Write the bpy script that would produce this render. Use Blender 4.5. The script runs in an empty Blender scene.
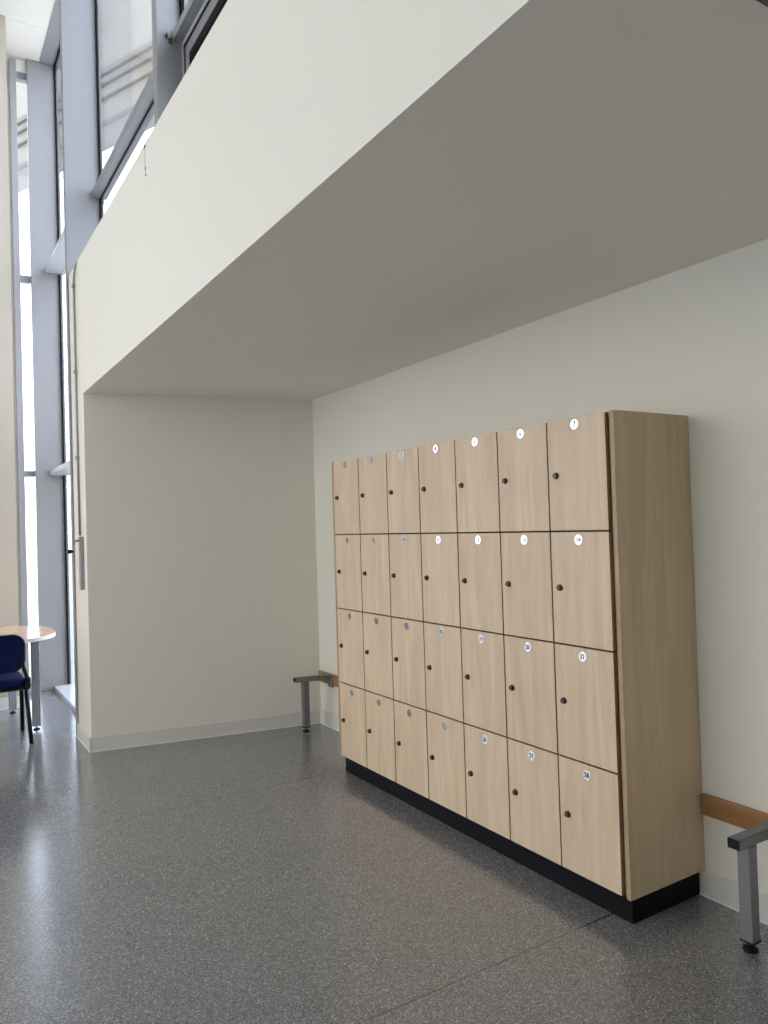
import bpy, bmesh, math, random
from mathutils import Vector, Matrix
random.seed(7)
S = bpy.context.scene
C = S.collection
R = math.radians

# ------------------------------------------------------------------ materials
def new_mat(name):
    m = bpy.data.materials.new(name); m.use_nodes = True
    nt = m.node_tree; b = nt.nodes['Principled BSDF']
    return m, nt, b

def nd(nt, typ, **kw):
    n = nt.nodes.new(typ)
    for k, v in kw.items():
        if hasattr(n, k): setattr(n, k, v)
        else: n.inputs[k].default_value = v
    return n

def plain(name, col, rough=.5, metal=0, bump=0, scale=200, vary=0, spec=.5, coat=0):
    m, nt, b = new_mat(name)
    b.inputs['Base Color'].default_value = (*col, 1)
    b.inputs['Roughness'].default_value = rough
    b.inputs['Metallic'].default_value = metal
    b.inputs['Specular IOR Level'].default_value = spec
    b.inputs['Coat Weight'].default_value = coat
    if bump or vary:
        tc = nd(nt, 'ShaderNodeTexCoord')
        nz = nd(nt, 'ShaderNodeTexNoise', Scale=scale, Detail=4.0)
        nt.links.new(tc.outputs['Object'], nz.inputs['Vector'])
        if bump:
            bp = nd(nt, 'ShaderNodeBump', Strength=bump, Distance=.002)
            nt.links.new(nz.outputs['Fac'], bp.inputs['Height'])
            nt.links.new(bp.outputs['Normal'], b.inputs['Normal'])
        if vary:
            n2 = nd(nt, 'ShaderNodeTexNoise', Scale=1.7, Detail=5.0, Roughness=.6)
            nt.links.new(tc.outputs['Object'], n2.inputs['Vector'])
            mx = nd(nt, 'ShaderNodeMix', data_type='RGBA')
            mx.inputs['A'].default_value = (*[c*(1-vary) for c in col], 1)
            mx.inputs['B'].default_value = (*[min(1, c*(1+vary)) for c in col], 1)
            nt.links.new(n2.outputs['Fac'], mx.inputs['Factor'])
            nt.links.new(mx.outputs['Result'], b.inputs['Base Color'])
    return m

def wood(name, c1, c2, scale=1.0, axis='Z', rough=.45):
    m, nt, b = new_mat(name)
    tc = nd(nt, 'ShaderNodeTexCoord'); oi = nd(nt, 'ShaderNodeObjectInfo')
    ad = nd(nt, 'ShaderNodeVectorMath', operation='ADD')
    sc = nd(nt, 'ShaderNodeVectorMath', operation='SCALE'); sc.inputs['Scale'].default_value = 37.0
    cx = nd(nt, 'ShaderNodeCombineXYZ')
    for i in 'XYZ': nt.links.new(oi.outputs['Random'], cx.inputs[i])
    nt.links.new(cx.outputs[0], sc.inputs[0])
    nt.links.new(tc.outputs['Object'], ad.inputs[0]); nt.links.new(sc.outputs[0], ad.inputs[1])
    mp = nd(nt, 'ShaderNodeMapping')
    s = [8*scale]*3; s['XYZ'.index(axis)] = .75*scale
    mp.inputs['Scale'].default_value = s
    nt.links.new(ad.outputs[0], mp.inputs['Vector'])
    n1 = nd(nt, 'ShaderNodeTexNoise', Scale=1.6, Detail=6.0, Roughness=.6, Distortion=1.4)
    nt.links.new(mp.outputs[0], n1.inputs['Vector'])
    mp2 = nd(nt, 'ShaderNodeMapping')
    s2 = [160*scale]*3; s2['XYZ'.index(axis)] = 5*scale
    mp2.inputs['Scale'].default_value = s2
    nt.links.new(ad.outputs[0], mp2.inputs['Vector'])
    n2 = nd(nt, 'ShaderNodeTexNoise', Scale=1.0, Detail=3.0)
    nt.links.new(mp2.outputs[0], n2.inputs['Vector'])
    mm = nd(nt, 'ShaderNodeMath', operation='MULTIPLY_ADD'); mm.inputs[1].default_value = .22
    m2 = nd(nt, 'ShaderNodeMath', operation='MULTIPLY'); m2.inputs[1].default_value = .78
    nt.links.new(n1.outputs['Fac'], m2.inputs[0])
    nt.links.new(n2.outputs['Fac'], mm.inputs[0]); nt.links.new(m2.outputs[0], mm.inputs[2])
    cr = nd(nt, 'ShaderNodeValToRGB')
    cr.color_ramp.elements[0].position = .34; cr.color_ramp.elements[0].color = (*c1, 1)
    cr.color_ramp.elements[1].position = .66; cr.color_ramp.elements[1].color = (*c2, 1)
    nt.links.new(mm.outputs[0], cr.inputs['Fac'])
    nt.links.new(cr.outputs['Color'], b.inputs['Base Color'])
    b.inputs['Roughness'].default_value = rough
    b.inputs['Specular IOR Level'].default_value = .35
    return m

def floor_mat():
    m, nt, b = new_mat('speckled grey vinyl')
    tc = nd(nt, 'ShaderNodeTexCoord')
    v1 = nd(nt, 'ShaderNodeTexVoronoi', Scale=270.0)
    nt.links.new(tc.outputs['Object'], v1.inputs['Vector'])
    sp = nd(nt, 'ShaderNodeSeparateColor'); nt.links.new(v1.outputs['Color'], sp.inputs[0])
    cr = nd(nt, 'ShaderNodeValToRGB'); cr.color_ramp.interpolation = 'CONSTANT'
    e = cr.color_ramp.elements
    e[0].position = 0; e[0].color = (.102, .104, .110, 1)
    e[1].position = .16; e[1].color = (.150, .153, .161, 1)
    a = e.new(.45); a.color = (.203, .207, .217, 1)
    a = e.new(.76); a.color = (.283, .286, .296, 1)
    a = e.new(.93); a.color = (.47, .463, .455, 1)
    nt.links.new(sp.outputs['Red'], cr.inputs['Fac'])
    # welded seams of the vinyl sheets, every two metres along the room
    sx = nd(nt, 'ShaderNodeSeparateXYZ'); nt.links.new(tc.outputs['Object'], sx.inputs[0])
    su = nd(nt, 'ShaderNodeMath', operation='SUBTRACT'); su.inputs[1].default_value = 1.908
    nt.links.new(sx.outputs['Y'], su.inputs[0])
    pp = nd(nt, 'ShaderNodeMath', operation='PINGPONG'); pp.inputs[1].default_value = 1.0
    nt.links.new(su.outputs[0], pp.inputs[0])
    lt = nd(nt, 'ShaderNodeMath', operation='LESS_THAN'); lt.inputs[1].default_value = 0.0030
    nt.links.new(pp.outputs[0], lt.inputs[0])
    mx = nd(nt, 'ShaderNodeMix', data_type='RGBA')
    mx.inputs['B'].default_value = (.05, .05, .05, 1)
    nt.links.new(lt.outputs[0], mx.inputs['Factor']); nt.links.new(cr.outputs['Color'], mx.inputs['A'])
    nt.links.new(mx.outputs['Result'], b.inputs['Base Color'])
    nz = nd(nt, 'ShaderNodeTexNoise', Scale=260.0, Detail=2.0)
    nt.links.new(tc.outputs['Object'], nz.inputs['Vector'])
    bp = nd(nt, 'ShaderNodeBump', Strength=.10, Distance=.001)
    nt.links.new(nz.outputs['Fac'], bp.inputs['Height']); nt.links.new(bp.outputs['Normal'], b.inputs['Normal'])
    b.inputs['Roughness'].default_value = .21
    b.inputs['Specular IOR Level'].default_value = 1.0
    b.inputs['Coat Weight'].default_value = .45; b.inputs['Coat Roughness'].default_value = .15
    return m

def glass_mat(name, tint):
    m = bpy.data.materials.new(name); m.use_nodes = True
    nt = m.node_tree; nt.nodes.clear()
    out = nd(nt, 'ShaderNodeOutputMaterial'); mix = nd(nt, 'ShaderNodeMixShader')
    tr = nd(nt, 'ShaderNodeBsdfTransparent'); tr.inputs['Color'].default_value = (*tint, 1)
    gl = nd(nt, 'ShaderNodeBsdfGlossy'); gl.inputs['Roughness'].default_value = .02
    fr = nd(nt, 'ShaderNodeFresnel'); ge = nd(nt, 'ShaderNodeNewGeometry')
    io = nd(nt, 'ShaderNodeMix', data_type='FLOAT')      # thin pane: same index seen from both faces
    io.inputs['A'].default_value = 1.45; io.inputs['B'].default_value = 1/1.45
    nt.links.new(ge.outputs['Backfacing'], io.inputs['Factor']); nt.links.new(io.outputs['Result'], fr.inputs['IOR'])
    nt.links.new(fr.outputs[0], mix.inputs[0]); nt.links.new(tr.outputs[0], mix.inputs[1])
    nt.links.new(gl.outputs[0], mix.inputs[2]); nt.links.new(mix.outputs[0], out.inputs[0])
    return m

def slab_mat(name, c1, c2, zs):
    # board marked concrete: horizontal bands plus blotches
    m, nt, b = new_mat(name)
    tc = nd(nt, 'ShaderNodeTexCoord')
    nz = nd(nt, 'ShaderNodeTexNoise', Scale=1.2, Detail=8.0, Roughness=.65)
    nt.links.new(tc.outputs['Object'], nz.inputs['Vector'])
    cr = nd(nt, 'ShaderNodeValToRGB')
    cr.color_ramp.elements[0].position = .3; cr.color_ramp.elements[0].color = (*c1, 1)
    cr.color_ramp.elements[1].position = .7; cr.color_ramp.elements[1].color = (*c2, 1)
    nt.links.new(nz.outputs['Fac'], cr.inputs['Fac'])
    nt.links.new(cr.outputs['Color'], b.inputs['Base Color'])
    b.inputs['Roughness'].default_value = .85
    return m

M = {}
M['cream'] = plain('cream emulsion paint', (.815, .78, .69), .62, bump=.05, scale=90, vary=.012, spec=.3)
M['soffit'] = plain('off white ceiling paint', (.86, .822, .735), .75, vary=.01, spec=.2)
M['white'] = plain('white ceiling paint', (.78, .745, .68), .8, vary=.01, spec=.2)
M['concrete'] = plain('beige plaster', (.50, .435, .355), .8, bump=.15, scale=40, vary=.06, spec=.2)
M['trim'] = plain('white gloss trim', (.72, .70, .655), .35, spec=.5)
M['bead'] = plain('white sealant', (.86, .86, .84), .4)
M['floor'] = floor_mat()
M['alu'] = plain('grey powder coated aluminium', (.262, .256, .26), .4, spec=.5)
M['alu_light'] = plain('pale anodised aluminium', (.48, .49, .51), .35)
M['gasket'] = plain('black rubber gasket', (.006, .006, .007), .6, spec=.08)
M['glass'] = glass_mat('clear window glass', (.965, .965, .965))
M['sill'] = plain('white window sill', (.48, .49, .51), .3)
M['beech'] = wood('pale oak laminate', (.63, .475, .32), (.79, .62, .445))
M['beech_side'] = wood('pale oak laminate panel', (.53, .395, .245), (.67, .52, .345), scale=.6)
M['edge'] = wood('oak edging', (.27, .17, .10), (.35, .23, .135))
M['lipping'] = wood('oak lipping', (.40, .27, .165), (.50, .36, .225))
M['carcass'] = plain('dark shadow gap board', (.045, .028, .016), .8)
M['plinth'] = plain('black laminate plinth', (.006, .0065, .009), .55, spec=.12)
M['lock'] = plain('dark bronze lock', (.10, .083, .066), .33, metal=.9)
M['keyhole'] = plain('black keyway', (.008, .008, .008), .5)
M['disc'] = plain('silvered number disc', (.72, .72, .74), .2, metal=1.0)
M['digit'] = plain('slate blue digits', (.13, .14, .20), .5)
M['steel'] = plain('grey painted steel', (.18, .187, .203), .42, metal=.2)
M['black'] = plain('black plastic', (.008, .008, .009), .5, spec=.2)
M['rail'] = wood('warm beech rail', (.30, .145, .055), (.40, .205, .085), axis='Y', rough=.35)
M['zinc'] = plain('dull zinc', (.36, .36, .37), .4, metal=.8)
M['tabletop'] = wood('pale beech table laminate', (.55, .355, .215), (.66, .455, .30), axis='X', rough=.16)
M['tabedge'] = plain('pale table edging', (.74, .68, .60), .3)
M['leg'] = plain('silver grey table leg', (.34, .355, .39), .35, metal=.3)
M['navy'] = plain('navy blue woven fabric', (.006, .012, .07), .9, bump=.4, scale=900, spec=.15)
M['web'] = plain('grey dust', (.06, .055, .05), .9)
M['wire'] = plain('thin grey thread', (.38, .37, .35), .8)
M['paving'] = plain('pale paving', (.55, .55, .53), .9, vary=.05)
M['stone'] = slab_mat('pale weathered concrete', (.23, .22, .205), (.31, .30, .28), 0)
M['stone_dark'] = plain('grey concrete ledge', (.17, .165, .155), .9)
M['roofing'] = plain('grey roofing', (.30, .30, .30), .9)
M['fit'] = plain('dark grey fitting', (.07, .065, .07), .4)
M['diffuser'] = plain('clouded diffuser', (.45, .45, .43), .5)

# ------------------------------------------------------------------ mesh helpers
class MB:
    def __init__(self): self.bm = bmesh.new()
    def box(self, x0, x1, y0, y1, z0, z1, bev=0, mi=0):
        r = bmesh.ops.create_cube(self.bm, size=1)
        vs = r['verts']
        for v in vs:
            v.co = Vector(((x0+x1)/2+v.co.x*(x1-x0), (y0+y1)/2+v.co.y*(y1-y0), (z0+z1)/2+v.co.z*(z1-z0)))
        fs = list({f for v in vs for f in v.link_faces})
        for f in fs: f.material_index = mi
        if bev:
            es = list({e for v in vs for e in v.link_edges})
            rr = bmesh.ops.bevel(self.bm, geom=es, offset=bev, segments=2, affect='EDGES', profile=.5)
            for f in rr['faces']: f.material_index = mi
        return self
    def prism(self, pts, z0, z1, mi=0, bev=0):
        b = [self.bm.verts.new((x, y, z0)) for x, y in pts]
        t = [self.bm.verts.new((x, y, z1)) for x, y in pts]
        n = len(pts); fs = []
        fs.append(self.bm.faces.new(b[::-1])); fs.append(self.bm.faces.new(t))
        for i in range(n):
            fs.append(self.bm.faces.new((b[i], b[(i+1) % n], t[(i+1) % n], t[i])))
        for f in fs: f.material_index = mi
        if bev:
            es = [e for e in fs[1].edges] + [e for e in fs[0].edges]
            bmesh.ops.bevel(self.bm, geom=es, offset=bev, segments=2, affect='EDGES')
        return self
    def tube(self, pts, rad, seg=12, mi=0, sx=1, caps=True):
        pts = [Vector(p) for p in pts]; rings = []
        for i, p in enumerate(pts):
            if i == 0: d = pts[1]-p
            elif i == len(pts)-1: d = p-pts[-2]
            else: d = (pts[i+1]-p).normalized()+(p-pts[i-1]).normalized()
            d.normalize()
            a = Vector((0, 0, 1)) if abs(d.z) < .9 else Vector((1, 0, 0))
            u = d.cross(a).normalized(); w = d.cross(u).normalized()
            r = rad[i] if isinstance(rad, (list, tuple)) else rad
            rings.append([self.bm.verts.new(p+u*math.cos(2*math.pi*k/seg)*r*sx+w*math.sin(2*math.pi*k/seg)*r) for k in range(seg)])
        for a, b in zip(rings, rings[1:]):
            for k in range(seg):
                f = self.bm.faces.new((a[k], a[(k+1) % seg], b[(k+1) % seg], b[k])); f.material_index = mi; f.smooth = True
        if caps:
            f = self.bm.faces.new(rings[0][::-1]); f.material_index = mi
            f = self.bm.faces.new(rings[-1]); f.material_index = mi
        return self
    def blob(self, p, r, mi=0):
        rr = bmesh.ops.create_icosphere(self.bm, subdivisions=2, radius=1)
        for v in rr['verts']:
            k = 1+.35*random.uniform(-1, 1)
            v.co = Vector((p[0]+v.co.x*r[0]*k, p[1]+v.co.y*r[1]*k, p[2]+v.co.z*r[2]*k))
            for f in v.link_faces: f.material_index = mi
        return self
    def build(self, name, mats, parent=None, loc=(0, 0, 0)):
        bmesh.ops.recalc_face_normals(self.bm, faces=self.bm.faces)
        me = bpy.data.meshes.new(name); self.bm.to_mesh(me); self.bm.free()
        for m in (mats if isinstance(mats, (list, tuple)) else [mats]): me.materials.append(m)
        o = bpy.data.objects.new(name, me); C.objects.link(o)
        if parent is not None:
            o.parent = parent
            # geometry was written in world coordinates: subtract the parents' base
            off = Vector((0, 0, 0)); q = parent
            while q is not None: off += q.location; q = q.parent
            o.location = Vector(loc)
            me.transform(Matrix.Translation(-off-Vector(loc)))
        return o

def thing(name, label, cat, loc=(0, 0, 0), group=None):
    o = bpy.data.objects.new(name, None); C.objects.link(o)
    o.location = loc; o.empty_display_size = .1
    o['label'] = label; o['category'] = cat
    if group: o['group'] = group
    return o
def tag(o, label, cat, group=None):
    o['label'] = label; o['category'] = cat
    if group: o['group'] = group
    return o
def struct(o, label=None, cat=None):
    o['kind'] = 'structure'
    if label: o['label'] = label
    if cat: o['category'] = cat
    return o
def sroot(name, label, cat, loc=(0, 0, 0)):
    o = bpy.data.objects.new(name, None); C.objects.link(o); o.location = loc
    return struct(o, label, cat)

# ------------------------------------------------------------------ dimensions (metres)
XW = 2.494        # right wall of the alcove
XF = .957         # face of the bulkhead and of the end wall
XG = 1.19         # glass line of the curtain wall
ZS = 2.364        # underside of the alcove ceiling
ZT = 3.276        # top of the bulkhead
ZC = 5.86         # hall ceiling
YBL, YBR = 5.247, 4.953   # the alcove's end wall runs a little askew
YE = 5.69
YR = -5.0         # wall behind the camera
XL = -5.2         # far left side of the hall

# ------------------------------------------------------------------ room shell
struct(MB().box(XL-.3, XW+.2, YR-.3, 7.75, -.12, 0).build('floor', M['floor']), 'speckled grey vinyl floor with welded seams', 'floor')
struct(MB().box(XW, XW+.2, YR, 5.3, 0, ZS+.03).build('wall_right', M['cream']), 'cream wall behind the lockers', 'wall')
struct(MB().prism([(XF, YBL), (XW+.2, YBL-(YBL-YBR)*(XW+.2-XF)/(XW-XF)), (XW+.2, YE), (XF, YE)], 0, ZS+.001).build('wall_back', M['cream']), 'cream end wall of the alcove', 'wall')
struct(MB().box(XF, XG+.02, YR, YE, ZS, ZT).build('wall_bulkhead', M['cream']), 'deep cream bulkhead over the alcove opening', 'wall')
struct(MB().box(XG+.02, XW+.2, YR, YE, ZS, ZS+.06).build('ceiling_alcove', M['soffit']), 'low ceiling of the locker alcove', 'ceiling')
struct(MB().box(XF, XG+.02, YR, YBL-.0, ZS-.002, ZS).build('trim_4', M['soffit']), 'underside of the bulkhead', 'trim')
struct(MB().box(XG+.02, XW+.25, YR, YE, ZT-.35, ZT-.20).build('roof', M['roofing']), 'flat roof over the alcove', 'roof')
struct(MB().box(XL, 1.055, YR-.3, 7.7, ZC, ZC+.2).box(XL, 1.055, 7.016, 7.022, ZC-.002, ZC).build('ceiling', M['white']), 'high white hall ceiling', 'ceiling')
struct(MB().box(-.9, .72, 7.0, 7.55, 0, ZC).box(XL, -.9, 7.0, 7.55, 0, .06).box(XL, -.9, 7.0, 7.55, 4.73, ZC).box(XL, XL+.3, 7.0, 7.55, .06, 4.73).build('wall_far', M['concrete']), 'beige plastered wall beyond the table', 'wall')

# skirting: body, eased top edge and a white sealant bead on the floor line
def skirt(name, pts, label):
    """pts: floor line of the front face (list of XY), n: outward offset handled by caller"""
    mb = MB()
    (x0, y0), (x1, y1), (nx, ny) = pts
    t = .0125; h = .0945
    def quad(a, b): return [(x0-nx*a, y0-ny*a), (x1-nx*a, y1-ny*a), (x1-nx*b, y1-ny*b), (x0-nx*b, y0-ny*b)]
    p = quad(0, -t)
    mb.prism(p, .0, h-.004)
    p2 = quad(0, -t*.7); mb.prism(p2, h-.004, h)
    mb.prism(quad(-t, -t-.004), 0, .004, mi=1)
    return struct(mb.build(name, [M['trim'], M['bead']]), label, 'skirting board')
L_ = math.hypot(XW-XF, YBL-YBR); nx, ny = -(YBL-YBR)/L_, -(XW-XF)/L_
skirt('baseboard_back', ((XF-.012, YBL+.0023), (XW, YBR), (nx, ny)), 'white skirting along the alcove end wall')
skirt('baseboard_end', ((XF, YBL-.012), (XF, YE), (-1, 0)), 'white skirting on the end face of the wall beside the window')
skirt('baseboard_right_far', ((XW, 3.915), (XW, YBR-.012), (-1, 0)), 'white skirting between lockers and corner')
skirt('baseboard_right_near', ((XW, YR), (XW, 1.8165), (-1, 0)), 'white skirting on the near side of the lockers')
skirt('baseboard_far', ((XL, 7.0), (.72, 7.0), (0, -1)), 'white skirting on the beige wall')

# ------------------------------------------------------------------ curtain wall on the glass line
Z1, Z2 = 1.985, 3.875       # transom undersides
def pane(root, y0, y1, z0, z1):
    MB().box(XG, XG+.012, y0, y1, z0, z1).build('pane', M['glass'], root)
# bay beside the end wall, full height
w = sroot('window_1', 'tall window bay between the end wall and the room corner', 'window', (XG, 6.6, 0))
MB().box(.945, XG+.02, YE+.0, YE+.06, 0, ZC, .003).build('mullion_fin', M['alu'], w)
MB().box(.945, XG+.02, 7.535, 7.60, 0, ZC, .003).build('mullion_fin', M['alu'], w)
for z in (Z1, Z2):
    MB().box(1.064, XG+.04, YE+.06, 7.535, z, z+.045, .003).build('transom', M['alu_light'], w)
MB().box(1.055, XG+.05, YE+.06, 7.535, ZC-.006, ZC+.10).build('head_beam', M['alu'], w)
MB().box(1.06, XG+.05, YE+.06, 7.535, 0, .042, .004).build('sill', M['sill'], w)
for a, b in ((.042, Z1), (Z1+.045, Z2), (Z2+.045, ZC-.006)):
    pane(w, YE+.06, 7.535, a, b)
    MB().box(1.178, XG, 7.512, 7.535, a, b).build('gasket', M['gasket'], w)
MB().box(1.176, XG, YE+.06, 7.512, ZC-.02, ZC-.006).build('gasket', M['gasket'], w)
# bay above the bulkhead
w = sroot('window_2', 'window bay above the bulkhead with one transom', 'window', (XG, 4.7, ZT))
MB().box(1.055, XG+.05, 3.69, 3.765, ZT, ZC, .003).build('mullion_fin', M['alu'], w)
MB().box(1.128, XG+.04, 3.765, YE, Z2, Z2+.05, .003).build('transom', M['alu'], w)
MB().box(1.055, XG+.05, 3.765, YE, ZC-.006, ZC+.10).build('head_beam', M['alu'], w)
MB().box(1.15, XG+.04, 3.765, YE, ZT, ZT+.06, .003).build('bottom_frame', M['alu_light'], w)
for a, b in ((ZT+.06, Z2), (Z2+.05, ZC-.006)):
    pane(w, 3.765, YE, a, b)
    MB().box(1.180, XG, YE-.024, YE, a, b).build('gasket', M['gasket'], w)
MB().box(1.182, XG, 3.765, YE-.03, Z2-.008, Z2).build('gasket', M['gasket'], w)
# next bay with the top hung vent
w = sroot('window_3', 'window bay with a black gasketed opening vent above the bulkhead', 'window', (XG, 2.7, ZT))
MB().box(1.055, XG+.05, 1.70, 1.775, ZT, ZC, .003).build('mullion_fin', M['alu'], w)
MB().box(1.136, XG+.04, 1.775, 3.69, Z2+.015, Z2+.06, .003).build('transom', M['alu'], w)
MB().box(1.055, XG+.05, 1.775, 3.69, ZC-.006, ZC+.10).build('head_beam', M['alu'], w)
pane(w, 1.775, 3.69, Z2+.06, ZC-.006)
MB().box(1.176, XG, 3.66, 3.69, Z2+.06, ZC-.006).build('gasket', M['gasket'], w)
def ring(name, x0, x1, ya, yb, za, zb, t, mat):
    MB().box(x0, x1, ya, yb, zb-t, zb).box(x0, x1, ya, yb, za, za+t).box(x0, x1, ya, ya+t, za+t, zb-t).box(x0, x1, yb-t, yb, za+t, zb-t).build(name, mat, w)
ZV = Z2+.015
ring('outer_frame', 1.182, XG+.03, 1.775, 3.69, ZT, ZV, .020, M['alu_light'])
ring('gasket', 1.187, XG+.028, 1.795, 3.670, ZT+.020, ZV-.020, .019, M['gasket'])
ring('vent_sash', 1.187, XG+.028, 1.814, 3.651, ZT+.039, ZV-.039, .058, M['alu'])
ring('gasket', 1.189, XG+.026, 1.872, 3.593, ZT+.097, ZV-.097, .045, M['gasket'])
MB().box(XG+.004, XG+.016, 1.917, 3.548, ZT+.142, ZV-.142).build('pane', M['glass'], w)
# last bays above the bulkhead, towards and behind the camera
w = sroot('window_4', 'window bay above the bulkhead, behind the camera', 'window', (XG, 0, ZT))
for y in (-.3, -2.3, -4.3):
    MB().box(1.055, XG+.05, y, y+.075, ZT, ZC, .003).build('mullion_fin', M['alu'], w)
MB().box(1.136, XG+.04, YR, 1.70, Z2, Z2+.05, .003).build('transom', M['alu'], w)
MB().box(1.055, XG+.05, YR, 1.70, ZC-.006, ZC+.10).build('head_beam', M['alu'], w)
pane(w, YR, 1.70, ZT, ZC)
# narrow return light closing the far corner
w = sroot('window_5', 'narrow window strip between beige wall and corner mullion', 'window', (.83, 7.6, 0))
MB().box(.796, .853, 7.52, 7.66, 0, 5.82, .003).build('mullion_fin', M['alu'], w)
for z, t in ((1.975, .055), (3.776, .066), (5.676, .066)):
    MB().box(.853, .945, 7.585, 7.65, z, z+t, .002).build('transom', M['alu'], w)
MB().box(.853, .945, 7.585, 7.65, 0, .08).build('transom', M['alu_light'], w)
MB().box(.60, .945, 7.58, 7.66, 5.742, ZC).build('head_panel', M['white'], w)
MB().box(.60, .796, 7.58, 7.66, 0, 5.742).build('infill_panel', M['trim'], w)
MB().box(.853, .945, 7.61, 7.622, .08, 5.676).build('pane', M['glass'], w)

# glazed side of the hall, outside the picture on the left, and behind the camera
def glazed(name, label, horiz, a0, a1, pos, zs, step):
    w = sroot(name, label, 'window', (0, pos, 0) if horiz else (pos, 0, 0))
    n = max(1, round((a1-a0)/step))
    for i in range(n+1):
        p = a0+(a1-a0)*i/n
        if horiz: MB().box(p-.04, p+.04, pos-.12, pos+.06, zs[0], zs[-1]).build('mullion_fin', M['alu'], w)
        else: MB().box(pos-.06, pos+.12, p-.04, p+.04, zs[0], zs[-1]).build('mullion_fin', M['alu'], w)
    for z in zs:
        if horiz: MB().box(a0, a1, pos-.06, pos+.05, z-.03, z+.03).build('transom', M['alu'], w)
        else: MB().box(pos-.05, pos+.06, a0, a1, z-.03, z+.03).build('transom', M['alu'], w)
    for z0, z1 in zip(zs, zs[1:]):
        if horiz: MB().box(a0, a1, pos-.006, pos+.006, z0, z1).build('pane', M['glass'], w)
        else: MB().box(pos-.006, pos+.006, a0, a1, z0, z1).build('pane', M['glass'], w)
LY = 1.6
struct(MB().box(XL-.3, XL, YR-.3, LY, 0, ZC).box(XL-.3, XL, LY, 7.55, 0, .09).box(XL-.3, XL, LY, 7.55, 4.73, ZC).box(XL-.3, XL, 6.8, 7.55, .09, 4.73).build('wall_left', M['cream']), 'cream wall on the left of the hall', 'wall')
glazed('window_6', 'tall window on the left side of the hall', False, LY, 6.8, XL-.1, (.12, 2.0, 3.4, 4.7), 1.9)
glazed('window_7', 'tall window in the far wall, left of the beige pier', True, XL+.3, -.9, 7.3, (.09, 2.0, 3.4, 4.7), 1.9)
struct(MB().box(XL-.3, XW+.2, YR-.3, YR, 0, ZC).build('wall_rear', M['cream']), 'cream wall behind the camera', 'wall')

# ------------------------------------------------------------------ lockers
XD, XP = 2.0784, 2.079
Y0L, Y1L = 1.7975, 3.899
ZB, ROWS = .0955, (.0955, .5233, .9514, 1.3792, 1.8035)
lk = thing('locker_bank', 'tall bank of pale oak lockers with numbered doors on a black plinth', 'lockers', (2.29, 2.854, 0))
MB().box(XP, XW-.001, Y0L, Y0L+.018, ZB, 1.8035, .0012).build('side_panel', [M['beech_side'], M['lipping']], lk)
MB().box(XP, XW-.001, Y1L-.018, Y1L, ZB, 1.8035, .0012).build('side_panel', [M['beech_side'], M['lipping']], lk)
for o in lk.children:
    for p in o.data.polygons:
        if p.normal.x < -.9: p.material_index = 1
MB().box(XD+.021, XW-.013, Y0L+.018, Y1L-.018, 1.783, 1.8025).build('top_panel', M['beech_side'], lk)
MB().box(2.1084, XW-.001, 1.8174, 3.888, 0, ZB).build('plinth', M['plinth'], lk)
DY0, PITCH = 1.8330, .2925
cm = MB().box(XD+.40, XW-.013, Y0L+.018, Y1L-.018, ZB, 1.783)
for i in range(8):
    y = DY0+PITCH*i
    cm.box(XD+.0215, XD+.40, y-.009, y+.009, ZB, 1.783)
for z in ROWS[:-1]:
    cm.box(XD+.0222, XD+.40, Y0L+.019, Y1L-.019, max(ZB, z-.009), z+.009)
cm.build('carcass', M['carcass'], lk)
MB().box(XD+.016, XD+.030, Y0L+.0185, DY0-.0005, ZB, 1.798).build('filler_strip', M['edge'], lk)

def digits_bm(bm, text, size, mi):
    cu = bpy.data.curves.new('digits', 'FONT'); cu.body = text; cu.size = size
    cu.align_x = 'CENTER'; cu.align_y = 'CENTER'; cu.resolution_u = 3; cu.extrude = .0004
    cu.offset = .0010
    o = bpy.data.objects.new('digits', cu); C.objects.link(o)
    me = bpy.data.meshes.new_from_object(o)
    C.objects.unlink(o); bpy.data.objects.remove(o); bpy.data.curves.remove(cu)
    t = bmesh.new(); t.from_mesh(me)
    mp = {}
    for v in t.verts:      # text x -> -Y, text y -> Z, extrusion -> -X
        mp[v.index] = bm.verts.new((-.0012-v.co.z, -v.co.x, v.co.y))
    for f in t.faces:
        try:
            g = bm.faces.new([mp[v.index] for v in f.verts]); g.material_index = mi
        except ValueError: pass
    t.free(); bpy.data.meshes.remove(me)

def disc_mesh(num):
    mb = MB()
    mb.tube([(0, 0, 0), (-.0010, 0, 0), (-.0012, 0, 0)], [.0192, .0192, .0186], seg=28)
    for f in mb.bm.faces: f.smooth = False
    digits_bm(mb.bm, str(num), .0275 if num < 10 else .0235, 1)
    bmesh.ops.recalc_face_normals(mb.bm, faces=mb.bm.faces)
    me = bpy.data.meshes.new('number_label'); mb.bm.to_mesh(me); mb.bm.free()
    me.materials.append(M['disc']); me.materials.append(M['digit'])
    return me

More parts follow.
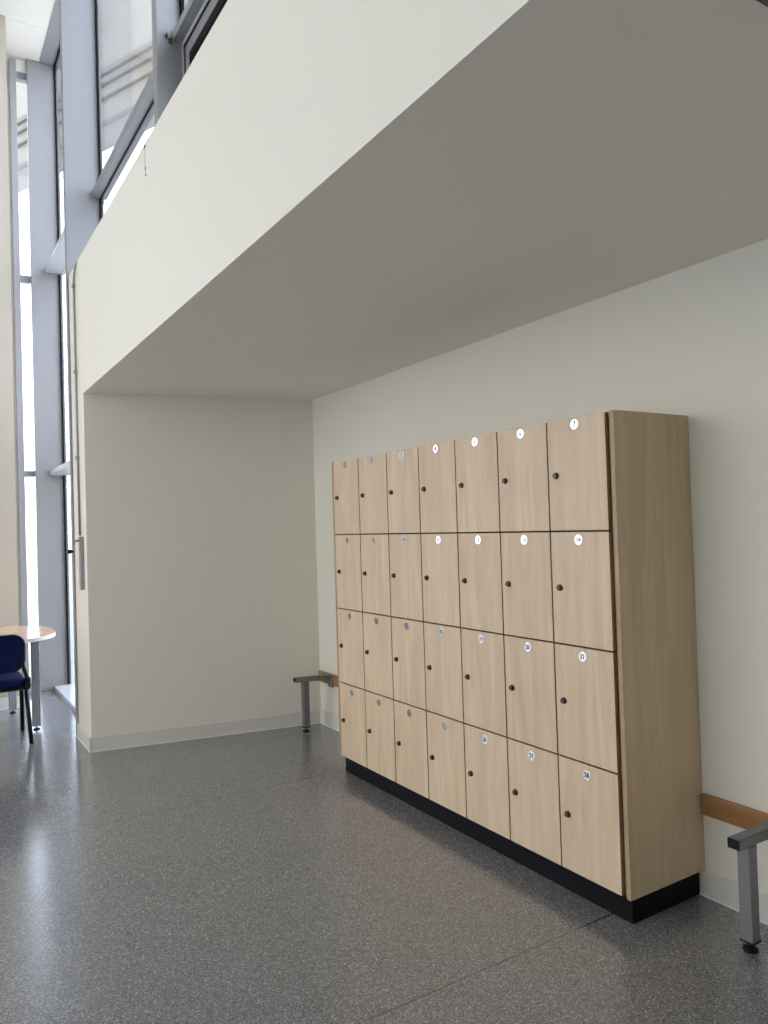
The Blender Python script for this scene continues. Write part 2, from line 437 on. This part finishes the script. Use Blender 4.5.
door_me = {}
lock0 = None
LABZ = (.028, .032, .035, .041)
for r in range(4):                    # r = 0 is the top row
    zt, zb = ROWS[4-r], ROWS[3-r]
    for c in range(7):                # c = 0 is the far (left) column
        yb = DY0+PITCH*(6-c); ya = yb+PITCH      # near, far edge
        ctr = (XD, (ya+yb)/2, (zt+zb)/2)
        if r not in door_me:
            h = (zt-zb)/2-.0030; q = PITCH/2-.0031
            mb = MB().box(0, .018, -q, q, -h, h, .0011)
            bmesh.ops.recalc_face_normals(mb.bm, faces=mb.bm.faces)
            for f in mb.bm.faces:
                if abs(f.normal.x) < .5: f.material_index = 1
            me = bpy.data.meshes.new('door'); mb.bm.to_mesh(me); mb.bm.free(); me.materials.append(M['beech']); me.materials.append(M['edge'])
            door_me[r] = me
        d = bpy.data.objects.new('door', door_me[r]); C.objects.link(d)
        d.parent = lk; d.location = Vector(ctr)-lk.location
        if lock0 is None:
            mb = MB().tube([(0, 0, 0), (-.003, 0, 0), (-.0035, 0, 0)], [.0128, .0128, .0118], seg=20)
            mb.tube([(-.0035, 0, 0), (-.010, 0, 0), (-.012, 0, 0)], [.0104, .0102, .0090], seg=20)
            mb.box(-.0126, -.0118, -.0012, .0012, -.0055, .0055, mi=1)
            bmesh.ops.recalc_face_normals(mb.bm, faces=mb.bm.faces)
            lock0 = bpy.data.meshes.new('lock'); mb.bm.to_mesh(lock0); mb.bm.free()
            lock0.materials.append(M['lock']); lock0.materials.append(M['keyhole'])
        l = bpy.data.objects.new('lock', lock0); C.objects.link(l); l.parent = d
        l.location = (0, PITCH/2-.0435, 0)
        l.rotation_euler.x = random.choice((0, 0, 0, .6, 1.57))
        n = bpy.data.objects.new('number_label', disc_mesh(r*7+c+1)); C.objects.link(n); n.parent = d
        n.location = (0, .0015, (zt-zb)/2-LABZ[r])

# ------------------------------------------------------------------ wall bench frames
def bench(label, yr0, yr1, yl, dx, dw=0, dz=0):
    b = thing('bench_frame', label, 'bench', (2.47, yl, 0), 'seatless wall bench frames')
    MB().box(XW-.022, XW, yr0, yr1, .308, .384, .003).build('wall_rail', M['rail'], b)
    a = MB().prism([(2.222, yl-.022), (XW-.026, yl-.022+dw), (XW-.026, yl+.022+dw), (2.222, yl+.022)], .343+dz, .377+dz*.6, bev=.003).build('arm', M['steel'], b)
    MB().box(2.2195, 2.226, yl-.0205, yl+.0205, .3445+dz, .3755+dz*.6, .001).build('end_cap', M['black'], a)
    MB().box(XW-.027, XW-.021, yl-.035+dw, yl+.035+dw, .295, .380, .001).build('wall_bracket', M['steel'], b)
    l = MB().box(2.257+dx, 2.300+dx, yl-.023, yl+.022, .034, .3435+dz, .003).build('leg', M['steel'], b)
    MB().box(2.2555+dx, 2.3015+dx, yl-.0245, yl+.0235, .030, .0365, .001).tube([(2.278+dx, yl, .010), (2.278+dx, yl, .032)], .005).tube(
        [(2.278+dx, yl, 0), (2.278+dx, yl, .008), (2.278+dx, yl, .012)], [.024, .024, .013], seg=20).build('foot', M['black'], l)
    return b
bench('grey bench frame on the wall rail in front of the lockers at the picture edge', -.30, 1.792, 1.495, .012)
bench('grey bench frame standing between the lockers and the alcove corner', 3.915, 4.934, 4.805, .022, -.06, .009)

# ------------------------------------------------------------------ window winder on the end wall
wd = thing('window_winder', 'grey window winding gear with rod and crank on the end wall', 'window winder', (XF, 5.4, 1.05))
MB().tube([(XF-.010, 5.43, 1.42), (XF-.010, 5.452, 2.3), (XF-.010, 5.455, 3.10), (XF-.010, 5.448, 3.17), (XF-.010, 5.41, 3.235), (XF-.004, 5.37, 3.268), (XF+.02, 5.345, 3.285), (XF+.06, 5.33, 3.29)], .0075, seg=10).build('rod', M['zinc'], wd)
for z in (1.95, 2.54, 3.13):
    MB().box(XF-.022, XF, 5.435, 5.470, z-.012, z+.012, .003).build('clip', M['zinc'], wd)
MB().box(XF-.026, XF, 5.352, 5.402, 1.055, 1.412, .004).build('gear_housing', M['zinc'], wd)
ck = MB().tube([(XF-.026, 5.375, 1.385), (XF-.045, 5.375, 1.385), (XF-.052, 5.375, 1.38), (XF-.058, 5.375, 1.325), (XF-.062, 5.375, 1.315)], .0085, seg=10).build('crank', M['zinc'], wd)
MB().tube([(XF-.060, 5.375, 1.315), (XF-.092, 5.375, 1.315), (XF-.098, 5.375, 1.315)], [.008, .015, .011], seg=14).build('knob', M['black'], ck)

# ------------------------------------------------------------------ dust thread hanging off the bulkhead edge
MB_ = MB().tube([(XF-.003, 3.58, 3.276), (XF-.003, 3.579, 3.20), (XF-.003, 3.578, 3.115)], (.0008), seg=6, mi=1)
MB_.blob((XF-.003, 3.583, 3.262), (.003, .010, .010)).blob((XF-.002, 3.64, 3.272), (.002, .006, .005)).blob((XF-.002, 3.535, 3.271), (.002, .004, .006))
MB_.blob((XF-.002, 3.578, 3.155), (.002, .003, .008)).blob((XF-.002, 3.574, 3.122), (.002, .005, .004))
tag(MB_.build('cobweb', [M['web'], M['wire']]), 'dusty cobweb thread hanging from the bulkhead edge', 'cobweb')

mc = MB().blob((1.122, 3.685, 3.885), (.010, .006, .016)).blob((1.105, 3.686, 3.905), (.006, .004, .014))
for k in range(5):
    a = .5+.45*k
    mc.tube([(1.122, 3.686, 3.885), (1.122-.05*math.cos(a), 3.687, 3.89+.06*math.sin(a))], .0009, seg=5, mi=1)
tag(mc.build('cobweb', [M['web'], M['wire']]), 'small dark cobweb on the window mullion where the vent transom starts', 'cobweb')

# ------------------------------------------------------------------ ceiling fitting at the top right corner of the picture
cf = thing('ceiling_light', 'dark grey framed ceiling fitting in the alcove ceiling at the top right', 'ceiling light', (1.65, .48, ZS))
FT = ZS-.008
fr_ = MB().box(1.295, 1.90, .18, .76, FT-.002, FT+.003)
fr_.build('diffuser', M['diffuser'], cf)
for a in ((1.285, 1.91, .745, .770), (1.285, 1.91, .168, .195), (1.285, 1.312, .195, .745), (1.883, 1.91, .195, .745)):
    MB().box(*a, FT-.004, ZS).build('frame_bar', M['fit'], cf)

# ------------------------------------------------------------------ table
tb = thing('table', 'pale beech table with rounded end and silver legs beside the window', 'table', (.0, 6.34, 0))
pts = []
cx0, cy0, hw, hl = .0, 6.34, .57, .895
for k in range(72):
    t = 2*math.pi*k/72
    cc, ss = math.cos(t), math.sin(t)
    e = 2/2.9
    pts.append((cx0+hl*math.copysign(abs(cc)**e, cc), cy0+hw*math.copysign(abs(ss)**e, ss)))
mb = MB().prism(pts, .672, .700, bev=.003)
bmesh.ops.recalc_face_normals(mb.bm, faces=mb.bm.faces)
for f in mb.bm.faces:
    if abs(f.normal.z) < .95: f.material_index = 1
mb.build('tabletop', [M['tabletop'], M['tabedge']], tb)
for y in (6.11, 6.80): MB().box(-.64, .64, y-.02, y+.02, .632, .672).build('frame_rail', M['leg'], tb)
for (x, y) in ((.735, 6.11), (.645, 6.80), (-.735, 6.11), (-.645, 6.80)):
    l = MB().box(x-.028, x+.028, y-.028, y+.028, .026, .672, .004).build('leg', M['leg'], tb)
    MB().tube([(x, y, 0), (x, y, .008), (x, y, .012)], [.024, .024, .014], seg=18).tube([(x, y, .01), (x, y, .028)], .006).build('foot', M['black'], l)

# ------------------------------------------------------------------ chair, seen from behind
ch = thing('chair', 'navy blue fabric stacking chair with black legs drawn up to the table', 'chair', (.40, 5.9, 0))
def rounded(w, h, r, n=8):
    o = []
    for sx, sy, a0 in ((1, 1, 0), (-1, 1, 90), (-1, -1, 180), (1, -1, 270)):
        for k in range(n+1):
            a = R(a0+90*k/n)
            o.append((sx*(w/2-r)+r*math.cos(a), sy*(h/2-r)+r*math.sin(a)))
    return o
def pad(name, w, h, r, thick, curve, mats, parent, xf, segs=5):
    """cushion with a puffed face; local u,v plane, thickness along n; xf maps (u,v,n) to world"""
    mb = MB(); rim = rounded(w, h, r); rings = []
    prof = [(1-.05, -thick*.5), (1, -thick*.25), (1, thick*.1), (.965, thick*.38), (.86, thick*.52), (.6, thick*.60), (.3, thick*.62)]
    for s, n in prof:
        rings.append([mb.bm.verts.new(xf(u*s, v*s, n+curve*(u*s/(w/2))**2)) for u, v in rim])
    m_ = len(rim)
    for i, (a, b) in enumerate(zip(rings, rings[1:])):
        for k in range(m_):
            f = mb.bm.faces.new((a[k], a[(k+1) % m_], b[(k+1) % m_], b[k])); f.smooth = True
            f.material_index = 0 if i > 1 else 1
    f = mb.bm.faces.new(rings[0][::-1]); f.material_index = 2
    f = mb.bm.faces.new(rings[-1]); f.material_index = 0
    return mb.build(name, mats, parent)
CX = .405
# the back leans towards the camera at the top
def back_xf(u, v, n):
    return Vector((CX+u, 5.735-.10*v+n, .628+v))
pad('backrest', .455, .262, .085, .05, .02, [M['navy'], M['black'], M['navy']], ch, back_xf)
def seat_xf(u, v, n):
    return Vector((CX+u, 5.955+v, .415+n))
pad('seat', .46, .43, .06, .06, .0, [M['navy'], M['navy'], M['black']], ch, seat_xf)
for s in (-1, 1):
    x = CX+s*.238
    MB().tube([(x+s*.010, 5.713, 0), (x+s*.004, 5.79, .20), (x-s*.004, 5.87, .40)], .0145, seg=12).build('leg', M['black'], ch)
    MB().tube([(x, 6.137, 0), (x-s*.002, 6.125, .20), (x-s*.004, 6.11, .40)], .0145, seg=12).build('leg', M['black'], ch)
    MB().tube([(x-s*.004, 5.72, .385), (x-s*.004, 6.14, .388)], .0125, seg=12).build('seat_rail', M['black'], ch)
    MB().tube([(x-s*.004, 5.76, .385), (x-s*.012, 5.735, .47), (x-s*.03, 5.745, .54), (x-s*.04, 5.735, .66)], .0125, seg=12).build('back_upright', M['black'], ch)
    MB().box(x-.018, x+.018, 5.735, 5.795, .378, .455, .010).build('joint_cover', M['black'], ch)
MB().tube([(CX-.234, 5.755, .378), (CX+.234, 5.755, .378)], .0115, seg=10).build('cross_bar', M['black'], ch)

# ------------------------------------------------------------------ outdoors
struct(MB().box(-60, 60, -60, 80, -.3, -.13).build('ground', M['paving']), 'pale paving outside', 'ground')
# neighbouring block: facade running obliquely past the end window
nb = thing('building', 'pale concrete building with ledges seen through the upper windows', 'building', (0, 0, 0))
dv = Vector((-.41, .912, 0)).normalized(); nv = Vector((dv.y, -dv.x, 0))   # along, outwards (away from hall)
P0 = Vector((5.0, 20.0, 0))
def obox(mb, a0, a1, n0, n1, z0, z1):
    pts = [P0+dv*a+nv*n for a, n in ((a0, n0), (a1, n0), (a1, n1), (a0, n1))]
    mb.prism([(p.x, p.y) for p in pts], z0, z1)
    return mb
obox(MB(), -18, 30, 0, .8, 12.5, 26).build('wall', M['stone'], nb)
for z, t in ((13.22, .05), (13.60, .07), (13.88, .13)):
    obox(MB(), -18, 30, -.10, 0, z, z+t).build('ledge', M['stone_dark'], nb)
obox(MB(), -18, 30, -.1, 0, 12.5, 12.6).build('ledge', M['stone_dark'], nb)

# ------------------------------------------------------------------ daylight
wld = bpy.data.worlds.new('sky'); S.world = wld; wld.use_nodes = True
nt = wld.node_tree; bg = nt.nodes['Background']
tc = nd(nt, 'ShaderNodeTexCoord'); sx = nd(nt, 'ShaderNodeSeparateXYZ')
nt.links.new(tc.outputs['Generated'], sx.inputs[0])
cr = nd(nt, 'ShaderNodeMix', data_type='RGBA')       # paler cloud to one side, bluer and brighter to the other
cr.inputs['A'].default_value = (4.4, 4.36, 4.34, 1); cr.inputs['B'].default_value = (7.4, 8.5, 10.4, 1)
mr = nd(nt, 'ShaderNodeMapRange'); mr.inputs['From Min'].default_value = -.8; mr.inputs['From Max'].default_value = .3
nt.links.new(sx.outputs['X'], mr.inputs['Value']); nt.links.new(mr.outputs[0], cr.inputs['Factor']); nt.links.new(cr.outputs['Result'], bg.inputs['Color'])
bg.inputs['Strength'].default_value = 1.0

# ------------------------------------------------------------------ camera
cd = bpy.data.cameras.new('camera'); cam = bpy.data.objects.new('camera', cd); C.objects.link(cam)
fw = Vector((0.52914058, 0.84832701, 0.01874922)); rt = Vector((0.84837903, -0.52849214, -0.03080726)); up = rt.cross(fw)
mat = Matrix((rt, up, -fw)).transposed().to_4x4(); mat.translation = Vector((0, 0, 1.42))
cam.matrix_world = mat
cd.sensor_fit = 'VERTICAL'; cd.sensor_height = 36; cd.sensor_width = 27
cd.lens = 751.68/1024*36
cd.clip_start = .05; cd.clip_end = 300
S.camera = cam

S.view_settings.view_transform = 'Standard'; S.view_settings.look = 'None'
S.view_settings.exposure = -0.40; S.view_settings.gamma = 1.0
S.view_settings.use_curve_mapping = False
